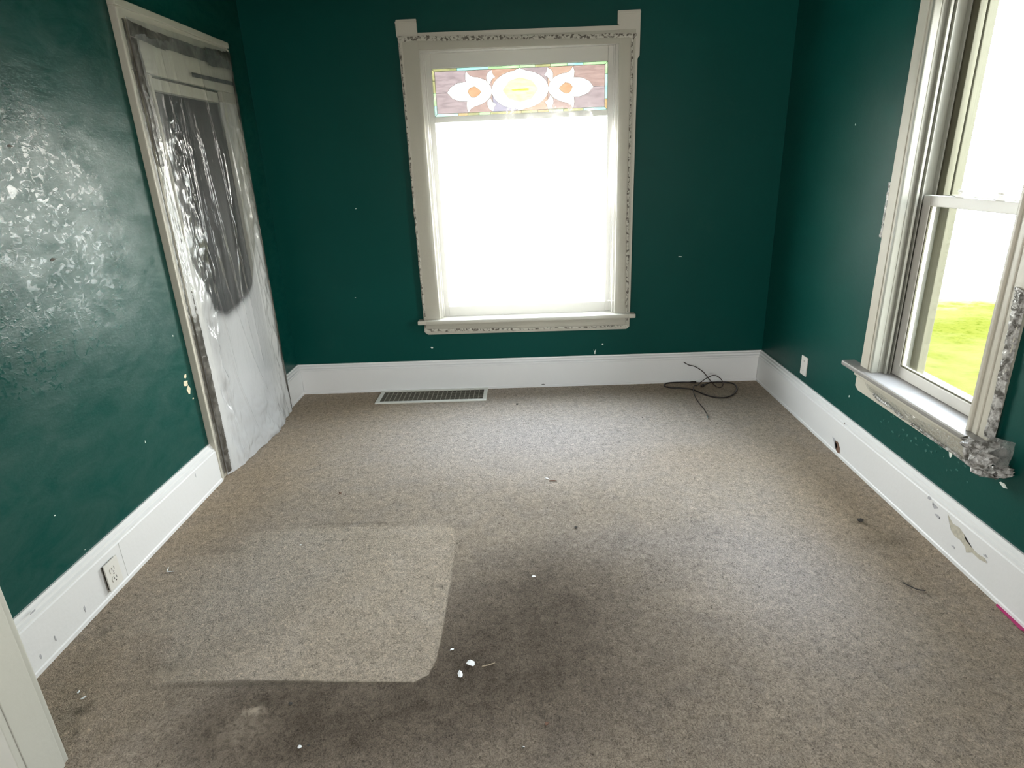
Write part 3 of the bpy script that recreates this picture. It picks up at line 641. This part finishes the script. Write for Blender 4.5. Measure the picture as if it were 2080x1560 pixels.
for y in (2.488, 2.276):
    lk = prism('sash_lock', [(y - .026, 1.310), (y + .026, 1.310), (y + .022, 1.318), (y + .010, 1.320), (y + .010, 1.327), (y - .012, 1.328), (y - .014, 1.319), (y - .023, 1.317)], 0, XR + .062, XR + .084, M_PLATE, w2, .001)
    tube('lock_lever', [(XR + .073, y - .002, 1.327), (XR + .071, y + .002, 1.333), (XR + .067, y + .020, 1.333)], [.008, .006, .004], M_PLATE, lk, 8)

# leftovers of tape and film on window_2
def crumple(name, poly_pts, depth, mat, parent, nrm=(-1, 0, 0), seed=0, nu=14, nv=40, amp=.012):
    """crumpled sheet between two edge polylines (left, right) given as lists of points"""
    A, B = poly_pts
    A = [Vector(a) for a in A]; B = [Vector(b_) for b_ in B]; nrm = Vector(nrm)
    def samp(P, t):
        f = t * (len(P) - 1); i = min(int(f), len(P) - 2); return P[i].lerp(P[i + 1], f - i)
    q = random.Random(seed)
    def fn(s, t):
        p = samp(A, t).lerp(samp(B, t), s)
        p += nrm * (depth * math.sin(math.pi * s) + amp * 2.6 * abs(noise.noise(Vector((s * 2.6 + seed, t * len(A) * 3.2, seed)))) + amp * 1.1 * abs(noise.noise(Vector((s * 7 + seed, t * len(A) * 7.3, seed)))))
        p += Vector((0, 1, .5)) * amp * .5 * (noise.noise(Vector((s * 5, t * len(A) * 5, seed + 9))))
        return tuple(p)
    return grid(name, fn, nu, nv, mat, parent, smooth=nv > 60)
tw = empty('tape_remnant', label='long crumpled grey tape on the near casing of the sash window', cat='tape')
crumple('tape_strip', ([(XR - .024, 2.005, 1.06), (XR - .024, 1.998, .98), (XR - .024, 1.990, .86), (XR - .024, 1.985, .70), (XR - .024, 1.985, .53)],
                       [(XR - .022, 1.952, 1.05), (XR - .016, 1.952, .98), (XR - .014, 1.955, .86), (XR - .014, 1.950, .70), (XR - .014, 1.945, .53)]), .004, M_TAPE_FOIL, tw, seed=2, nu=8, nv=150, amp=.003)
tb = empty('crumpled_film_bunch', label='crumpled bunch of tape and film at the near end of the window stool', cat='plastic film')
crumple('film_lump', ([(XR - .064, 2.00, .525), (XR - .070, 1.98, .48), (XR - .060, 1.965, .43), (XR - .03, 1.955, .40)], [(XR - .04, 1.885, .55), (XR - .05, 1.865, .51), (XR - .04, 1.875, .455), (XR - .015, 1.89, .41)]), .03, M_TAPE_FOIL, tb, seed=5, nu=6, nv=8, amp=.020)
crumple('film_lump', ([(XR - .03, 1.955, .545), (XR - .05, 1.93, .52), (XR - .05, 1.91, .47)], [(XR - .01, 1.86, .56), (XR - .02, 1.845, .53), (XR - .02, 1.85, .46)]), .02, M_FILM_SCRAP, tb, nrm=(-.8, -.4, .3), seed=8, nu=5, nv=5, amp=.02)
crumple('film_scrap', ([(XR - .01, 1.95, .43), (XR - .015, 1.92, .41), (XR - .01, 1.90, .40)], [(XR - .002, 1.86, .475), (XR - .002, 1.84, .46), (XR - .002, 1.845, .44)]), .01, M_TAPE_FOIL, tb, seed=11, nu=6, nv=8, amp=.012)
ts = empty('apron_film_strip', label='long shiny strip of torn film along the apron of the sash window', cat='plastic film')
crumple('film_strip', ([(XR - .047, 2.72, .470), (XR - .062, 2.5, .468), (XR - .066, 2.3, .470), (XR - .066, 2.1, .485), (XR - .066, 1.98, .50)],
                       [(XR - .031, 2.70, .432), (XR - .031, 2.5, .415), (XR - .031, 2.3, .405), (XR - .031, 2.1, .402), (XR - .031, 1.97, .40)]), .001, M_FILM_APRON, ts, seed=14, nu=8, nv=110, amp=.0035)
strip('tape_strip', (XR - .033, 2.66, .432), (XR - .033, 2.42, .412), .014, (-1, 0, .3), M_TAPE_FOIL, ts, .004, .8, seed=21)
strip('tape_strip', (XR - .033, 2.36, .412), (XR - .033, 1.98, .405), .012, (-1, 0, .3), M_TAPE_FOIL, ts, .006, .8, seed=22)
tl = empty('far_casing_tape', label='two torn grey tape scraps at the outer edge of the far window casing', cat='tape')
strip('tape_strip', (XR - .012, 2.838, 1.36), (XR - .012, 2.842, 1.17), .022, (-1, -.2, 0), M_TAPE_FOIL, tl, .004, .4, seed=23)
strip('tape_strip', (XR - .004, 2.855, 1.23), (XR - .004, 2.86, 1.12), .018, (-1, -.2, 0), M_TAPE_FOIL, tl, .004, .5, seed=24)
strip('tape_strip', (XR - .010, 2.832, .80), (XR - .010, 2.830, .55), .010, (-1, -.2, 0), M_TAPE_FOIL, tl, .005, .7, seed=25)

# ------------------------------------------------------------------ doorway in the left wall, covered by plastic
d1 = empty('door_1', label='white cased doorway in the left wall behind the plastic sheet', cat='door frame', kind=STR)
XL = L
def bL(name, x0, x1, y0, y1, z0, z1, mat=M_TRIM, bev=.003): return box(name, (XL + x0, XL + x1, y0, y1, z0, z1), mat, d1, bev)
bL('side_casing', 0, .024, 2.785, 2.945, 0, 1.934); bL('casing_edge', .001, .034, 2.7835, 2.800, 0, 2.16, bev=.004); bL('casing_bead', .0, .031, 2.932, 2.9465, 0, 1.93, bev=.003)
bL('side_casing', 0, .024, 3.625, 3.79, 0, 1.934); bL('casing_edge', .001, .034, 3.776, 3.7915, 0, 2.16, bev=.004)
bL('head_casing', 0, .026, 2.786, 3.789, 1.935, 2.17); bL('cap_moulding', .001, .036, 2.782, 3.793, 2.165, 2.195, bev=.005)
for a in ((-W, .002, 2.945, 2.968, 0, 1.93), (-W, .002, 3.602, 3.625, 0, 1.93), (-W, .002, 2.968, 3.602, 1.905, 1.934)): bL('jamb', *a, mat=M_DOORWOOD)
bL('head_stop', -.03, .006, 2.96, 3.61, 1.875, 1.925)

ds = empty('plastic_sheet', label='creased clear plastic sheet taped over the doorway in the left wall', cat='plastic sheet')
CRE = [(3.04, .10, .55, 2.0, .016), (3.13, -.04, .9, 1.95, .013), (3.22, .16, .6, 1.75, .016), (3.36, .10, .5, 2.0, .018), (3.44, -.10, .75, 1.6, .012), (2.98, .02, .1, 1.9, .014), (3.56, .06, .6, 1.7, .012), (3.66, -.02, .5, 1.5, .010), (3.18, .25, .25, 1.2, .010), (3.10, .12, .0, .7, .010)]
def sh_in(s, t):
    y = 2.845 + .94 * s - .03 * (1 - t) * 0; z = 2.125 * t; return y, z
def sheet(s, t):
    y = 2.845 + (3.785 - 2.845) * s; z = .004 + (2.135 + .02 * s - .004) * t
    e = min(s / .05, (1 - s) / .05, (1 - t) / .04, 1); e = max(0, e)
    bul = math.sin(math.pi * min(1, max(0, s))) ** .8
    x = L + .030 + .010 * e
    x += bul * (.018 * noise.noise(Vector((y * 2.1, 0, z * 1.0))) + .012)
    for (yc, dr, z0, z1, am) in CRE:
        if z0 - .1 < z < z1 + .1:
            cy = yc + dr * ((z1 - z) / (z1 - z0)) ** 1.3 if z < z1 else yc
            wgt = min(1, max(0, (z - z0 + .1) / .2)) * min(1, max(0, (z1 + .1 - z) / .2))
            dd = (y - cy); x += e * am * wgt * math.exp(-(dd / .0065) ** 2) * .6 * (.7 + .6 * noise.noise(Vector((yc, z * 7, 0))))
    edge = max(0, 1 - abs(s - .90) / .10) * (1 if z < 1.75 else 0) + max(0, 1 - abs(s - .16) / .10) * (1 if z < 1.75 else 0)
    x += e * edge * .022 * (noise.noise(Vector((y * 14, 5, z * 7))) + .5 * noise.noise(Vector((y * 32, 9, z * 17))))
    low = max(0, 1 - z / .5) ** 1.6
    x += bul * low * (.038 + .022 * noise.noise(Vector((y * 9, 2, z * 10))) + .012 * abs(noise.noise(Vector((y * 20, 2, z * 18)))))
    y2 = y - .010 * low * math.sin(s * 9)
    return (x, y2, z)
def milk(s, t):
    y = 2.845 + .94 * s; z = 2.135 * t
    zl = .80 + .13 * max(0, (y - 3.30)) / .3 + .25 * max(0, (y - 3.50)) / .2 + .05 * noise.noise(Vector((y * 8, 0, 0))) + (.25 * max(0, 3.06 - y) / .1)
    v = .80 / (1 + math.exp((z - zl) / .012))
    v *= (.92 + .18 * noise.noise(Vector((y * 3, 7, z * 2))))
    mr = max(0, min(1, (y - 3.46 - .05 * noise.noise(Vector((0, 2, z * 3)))) / .10)) * (1 if z < 1.86 else .3)
    ml = max(0, min(1, (3.02 - y) / .05)) * .25
    v = max(v, (.34 + .2 * noise.noise(Vector((y * 16, 1, z * 7)))) * mr, ml)
    wr = max(0, noise.noise(Vector((y * 22, 4, z * 9)))) * .5 * max(0, 1 - abs(z - 1.05) / .35) * max(0, 1 - abs(y - 3.15) / .15)
    st = .10 + .10 * noise.noise(Vector((y * 26, 4, z * 1.2)))
    return float(min(.85, max(v, wr, st)))
grid('sheet', sheet, 190, 330, M_FILM_DOOR, ds, {'milk': milk})
NL = (1, 0, 0)
strip('tape_strip', (L + .036, 2.868, 2.06), (L + .036, 2.880, 1.55), .055, NL, M_TAPE_DOOR, ds, .004, .2, seed=31)
strip('tape_strip', (L + .036, 2.884, 1.57), (L + .036, 2.880, .85), .020, NL, M_TAPE_DOOR, ds, .004, .35, seed=32)
strip('tape_strip', (L + .036, 2.865, .87), (L + .040, 2.862, .02), .055, NL, M_TAPE_DOOR, ds, .006, .2, seed=33)
strip('tape_strip', (L + .036, 2.84, 2.095), (L + .036, 3.10, 2.075), .060, NL, M_TAPE_DOOR, ds, .005, .15, seed=34)
strip('tape_strip', (L + .036, 3.06, 2.085), (L + .036, 3.56, 2.085), .060, NL, M_TAPE_DOOR, ds, .005, .12, seed=35)
strip('tape_strip', (L + .036, 3.50, 2.085), (L + .036, 3.785, 2.10), .085, NL, M_TAPE_DOOR, ds, .005, .12, seed=36)
strip('tape_strip', (L + .036, 3.30, 1.975), (L + .036, 3.775, 1.985), .020, NL, M_TAPE_DARK, ds, .004, .15, seed=37)
strip('tape_strip', (L + .036, 3.770, 2.10), (L + .036, 3.772, 1.80), .030, NL, M_TAPE_DOOR, ds, .005, .3, seed=38)
strip('tape_strip', (L + .036, 3.772, 1.80), (L + .038, 3.775, .65), .010, NL, M_TAPE_DOOR, ds, .004, .5, seed=39)
strip('tape_strip', (L + .036, 3.776, .65), (L + .038, 3.776, .01), .018, NL, M_TAPE_DOOR, ds, .004, .4, seed=40)
strip('edge_tape', (L + .0365, 2.812, 2.12), (L + .0365, 2.812, .03), .016, NL, M_TAPE_DOOR, ds, .002, .15, seed=41)

# ------------------------------------------------------------------ floor register
rg = empty('floor_register', label='long white floor register with dusty fins against the far baseboard', cat='floor vent')
RX0, RX1, RY0, RY1 = -1.054, -.294, 3.812, 4.052; fw = .026
box('frame', [(RX0, RX1, RY0, RY0 + fw, .0, .010), (RX0, RX1, RY1 - fw, RY1, .0, .010), (RX0, RX0 + fw, RY0 + fw, RY1 - fw, .0, .010), (RX1 - fw, RX1, RY0 + fw, RY1 - fw, .0, .010)], M_REG, rg, .003)
box('duct', (RX0 + fw, RX1 - fw, RY0 + fw, RY1 - fw, .0022, .0030), M_DUCT, rg)
nb = 22; span = (RX1 - RX0 - 2 * fw)
me_b = to_me(boxes_bm([(-.0016, .0016, RY0 + fw, RY1 - fw, .003, .0085)]), 'divider'); me_f = to_me(boxes_bm([(-.0007, .0007, RY0 + fw, RY1 - fw, .003, .0062)]), 'fin')
me_b.materials.append(M_DIV); me_f.materials.append(M_FIN)
for k in range(1, nb):
    o = bpy.data.objects.new('divider', me_b); o.location = (RX0 + fw + span * k / nb, 0, 0); COL.objects.link(o); o.parent = rg
for k in range(nb):
    for j in range(1, 6):
        o = bpy.data.objects.new('fin', me_f); o.location = (RX0 + fw + span * (k + j / 6) / nb, 0, 0); COL.objects.link(o); o.parent = rg
for j in range(1, 4):
    yy = RY0 + fw + (RY1 - RY0 - 2 * fw) * j / 4; box('cross_bar', (RX0 + fw, RX1 - fw, yy - .0012, yy + .0012, .003, .0055), M_FIN, rg)

# ------------------------------------------------------------------ outlets
o1 = empty('outlet', label='duplex wall outlet on the left baseboard near the casing', cat='outlet')
x0 = L + T
box('cover_plate', (x0 + .0075, x0 + .013, 1.866, 1.942, .034, .147), M_PLATE, o1, .002)
box('mounting_box', (x0 - .001, x0 + .0078, 1.871, 1.937, .040, .141), M_SLOT, o1)
for zc in (.071, .110):
    bm = bmesh.new(); P = [(1.904 + .017 * max(-1, min(1, 1.15 * math.cos(a))), zc + .0145 * max(-.85, min(.85, math.sin(a)))) for a in np.linspace(0, 2 * math.pi, 25)[:-1]]
    bm.free(); rc = prism('receptacle', P, 0, x0 + .0125, x0 + .0150, M_PLATE, o1)
    for dy in (-.0065, .0065): box('slot', (x0 + .0149, x0 + .0153, 1.904 + dy - .0013, 1.904 + dy + .0013, zc - .002, zc + .0085), M_SLOT, rc)
    prism('ground_hole', [(1.904 + .003 * math.cos(a), zc - .009 + .003 * math.sin(a)) for a in np.linspace(0, 2 * math.pi, 9)[:-1]], 0, x0 + .0149, x0 + .0153, M_SLOT, rc)
tube('screw', [(x0 + .0128, 1.904, .0905), (x0 + .0140, 1.904, .0905)], .0035, M_METAL, o1, 10)
o2 = empty('wall_plate', label='small plain white wall plate on the right wall above the baseboard', cat='wall plate')
box('cover_plate', (RX - .007, RX - .0005, 3.393, 3.467, .257, .370), M_PLATE, o2, .002)
for z in (.285, .342): tube('screw', [(RX - .0068, 3.43, z), (RX - .0080, 3.43, z)], .003, M_METAL, o2, 8)

# ------------------------------------------------------------------ cords in the far right corner
c1 = empty('coaxial_cable', label='thin brown cable rising from the far baseboard with a bright metal tip', cat='cable')
up = [(1.083, D - T - .001, .153), (1.092, 4.046, .148), (1.117, 4.03, 0.136), (1.146, 4.01, 0.134), (1.179, 4.0, 0.117), (1.211, 3.99, 0.092), (1.236, 3.98, 0.061), (1.258, 3.96, 0.033), (1.28, 3.93, 0.012), (1.305, 3.915, 0.006), (1.331, 3.94, 0.014), (1.328, 3.95, 0.042), (1.301, 3.96, 0.070), (1.27, 3.97, 0.077), (1.24, 3.98, 0.061), (1.211, 3.99, 0.036), (1.187, 3.99, 0.016),
      (1.156, 3.951, .012), (1.136, 3.940, .016), (1.119, 3.899, .0165), (1.106, 3.841, .010), (1.094, 3.751, .005), (1.092, 3.653, .004), (1.094, 3.548, .004), (1.09, 3.474, .004)]
tube('cable_jacket', smooth_path(up), .0032, M_CORDB, c1)
tube('connector', [(1.09, 3.476, .004), (1.085, 3.445, .0045), (1.084, 3.444, .0055), (1.078, 3.412, .0055), (1.0775, 3.411, .002), (1.075, 3.40, .002)], [.0035, .0035, .0055, .0055, .0015, .0012], M_METAL, c1, 8)
c2 = empty('power_cord', label='thicker dark cord lying in two flat loops on the carpet', cat='cord')
cp = [(1.14, 4.037), (1.09, 4.043), (1.027, 4.045), (.976, 4.036), (.944, 4.003), (.951, 3.96), (1.0, 3.937), (1.056, 3.924), (1.112, 3.897), (1.14, 3.847), (1.181, 3.775), (1.23, 3.735), (1.289, 3.732), (1.354, 3.783), (1.409, 3.883), (1.422, 3.967), (1.397, 4.007), (1.338, 4.023), (1.277, 4.021), (1.236, 3.997), (1.214, 3.972)]
tube('cord_jacket', smooth_path([(x, y, .0058) for x, y in cp]), .0048, M_CORD, c2)
tube('plug', [(1.175, 4.033, .008), (1.170, 4.033, .008), (1.145, 4.036, .008), (1.135, 4.037, .007)], [.004, .0075, .007, .005], M_CORD, c2, 8)
tube('socket_end', [(1.216, 3.974, .007), (1.208, 3.964, .009), (1.192, 3.950, .010), (1.188, 3.946, .009)], [.005, .010, .011, .008], M_CORD, c2, 8)

# ------------------------------------------------------------------ debris on the carpet
def scrap(name, x, y, rx, ry, ang, mat, label, cat, fold=.006, seed=1, poly=None, z=.003):
    q = random.Random(seed); P = poly or blob_poly(0, 0, rx, ry, 7, q, .25); bm = bmesh.new()
    ca, sa = math.cos(ang), math.sin(ang); n = len(P)
    lo = []; hi = []
    for (a, c) in P:
        hz = z + fold * max(0, 1 - abs(a) / max(rx, 1e-4)) + q.uniform(0, .3) * fold
        X_, Y_ = x + a * ca - c * sa, y + a * sa + c * ca
        lo.append(bm.verts.new((X_, Y_, hz - .0006 - (hz - .0012) * .0))); hi.append(bm.verts.new((X_, Y_, hz + .0006)))
    cz = z + fold; c0 = bm.verts.new((x, y, cz - .0006)); c1_ = bm.verts.new((x, y, cz + .0006))
    for i in range(n):
        j = (i + 1) % n; bm.faces.new((hi[i], hi[j], c1_)); bm.faces.new((lo[j], lo[i], c0)); bm.faces.new((lo[i], lo[j], hi[j], hi[i]))
    o = link(name, to_me(bm, name), mat); o.location = (0, 0, -z + .0012)
    return tag(o, label, cat)
def twig(name, pts, rad, mat, label, cat): return tag(tube(name, smooth_path(pts, 4), rad, mat, None, 6), label, cat)
scrap('paper_scrap', -.215, 1.514, .017, .012, -.3, M_PAPER, 'largest folded white paper scrap on the dark carpet beside the mat imprint', 'paper scrap', .010, 3)
scrap('paper_scrap', -.243, 1.472, .008, .016, .25, M_PAPER, 'narrow white paper scrap just in front of the largest scrap', 'paper scrap', .005, 4)
scrap('paper_scrap', -.282, 1.578, .007, .004, .3, M_PAPER, 'tiny white paper scrap at the right edge of the mat imprint', 'paper scrap', .002, 5)
scrap('paper_scrap', -.006, 1.945, .008, .005, .1, M_PAPER, 'small white paper scrap alone in the middle of the carpet', 'paper scrap', .003, 6)
scrap('paper_scrap', .075, 2.715, .012, .005, -.5, M_PAPER, 'pale paper scrap beside the brown splinter on the bright carpet', 'paper scrap', .003, 7)
scrap('paper_scrap', -1.406, 1.408, .004, .009, -.6, M_PAPER, 'curled white scrap near the left casing and the dark stain', 'paper scrap', .003, 8)
scrap('paper_scrap', -1.438, 1.43, .003, .006, .1, M_PAPER, 'tiny white scrap closest to the lower left casing', 'paper scrap', .002, 9)
scrap('paper_scrap', -.668, 1.228, .006, .005, .4, M_PAPER, 'small white scrap at the bottom edge beside a dark crumb', 'paper scrap', .003, 10)
scrap('paper_scrap', -1.0, 2.19, .005, .004, .4, M_PAPER, 'tiny white crumb near the far edge of the mat imprint', 'paper scrap', .002, 11)
twig('broken_thread', [(-1.497, 2.052, .004), (-1.492, 2.03, .003), (-1.484, 2.024, .003), (-1.462, 2.026, .004)], .0014, M_PAPER, 'white L shaped thread on the carpet right of the outlet', 'thread')
twig('grass_stem', [(-.178, 1.503, .003), (-.158, 1.507, .004), (-.137, 1.517, .003)], [.0016] * 8 + [.0010], M_TWIG, 'dry tan grass stem right of the largest paper scrap', 'stem')
twig('splinter', [(.085, 2.687, .004), (.103, 2.688, .005), (.122, 2.684, .004)], .0028, M_BROWN, 'reddish brown splinter on the bright carpet in front of the window', 'splinter')
twig('curled_leaf_stem', [(1.345, 1.862, .004), (1.355, 1.838, .007), (1.372, 1.82, .006), (1.398, 1.815, .004)], .0022, M_CRUMB, 'thin curled dark stem near the right baseboard', 'stem')
def crumb(x, y, r_, mat, label, seed):
    bm = bmesh.new(); bmesh.ops.create_icosphere(bm, subdivisions=1, radius=r_); q = random.Random(seed)
    for v in bm.verts: v.co = Vector((v.co.x * q.uniform(.8, 1.5), v.co.y * q.uniform(.7, 1.2), v.co.z * q.uniform(.5, .8))); 
    for v in bm.verts: v.co += Vector((x, y, r_ * .65 + .0005))
    return tag(link('crumb', to_me(bm, 'crumb'), mat), label, 'crumb')
crumb(.184, 2.269, .008, M_CRUMB, 'dark crumb right of the mat imprint corner', 1)
crumb(-.746, 1.372, .006, M_CRUMB, 'black crumb just in front of the mat imprint', 2)
crumb(-.645, 1.232, .004, M_CRUMB, 'tiny dark crumb beside the bottom white scrap', 3)
crumb(1.40, 2.265, .013, M_CRUMB, 'largest dark crumb near the right baseboard', 4)
crumb(-.085, 3.729, .007, M_CRUMB, 'dark crumb right of the floor register', 5)
crumb(.02, 1.29, .006, M_BROWN, 'brown crumb on the darkest carpet at the bottom', 6)
crumb(-.048, 1.216, .005, M_METAL, 'shiny silver bead on the carpet at the bottom edge', 7)
crumb(.69, 3.45, .005, M_CRUMB, 'small dark crumb left of the cable tip', 8)
crumb(-.95, 2.62, .007, M_BROWN, 'brown crumb beyond the far edge of the mat imprint', 9)
tag(prism('magenta_strip', [(1.600, 1.742), (1.588, 1.735), (1.586, 1.68), (1.5835, 1.618), (1.600, 1.60)], 2, .0012, .0045, M_PINK), 'magenta strip lying against the foot of the right baseboard', 'plastic strip')

# ------------------------------------------------------------------ outside
tag(box('lawn', [(RX + W + .02, 30.0, -12, 10.3, -.75, -.62)], M_LAWN), 'bright sunlit lawn seen through the right window', 'lawn', kind=STR)
tag(box('driveway', [(30.0, 90, -60, 90, -.76, -.63), (RX + W + .02, 30.0, 10.3, 90, -.76, -.63), (-90, RX + W + .02, D + W + .1, 90, -.76, -.63)], M_ROAD), 'pale concrete beyond the lawn, blown out by daylight', 'driveway', kind=STR)
tag(box('trim_1', (RX + W + .0005, RX + W + .02, 1.2, 1.96, 0, 2.7), M_SIDING), 'pale siding outside beside the right window', 'siding', kind=STR)
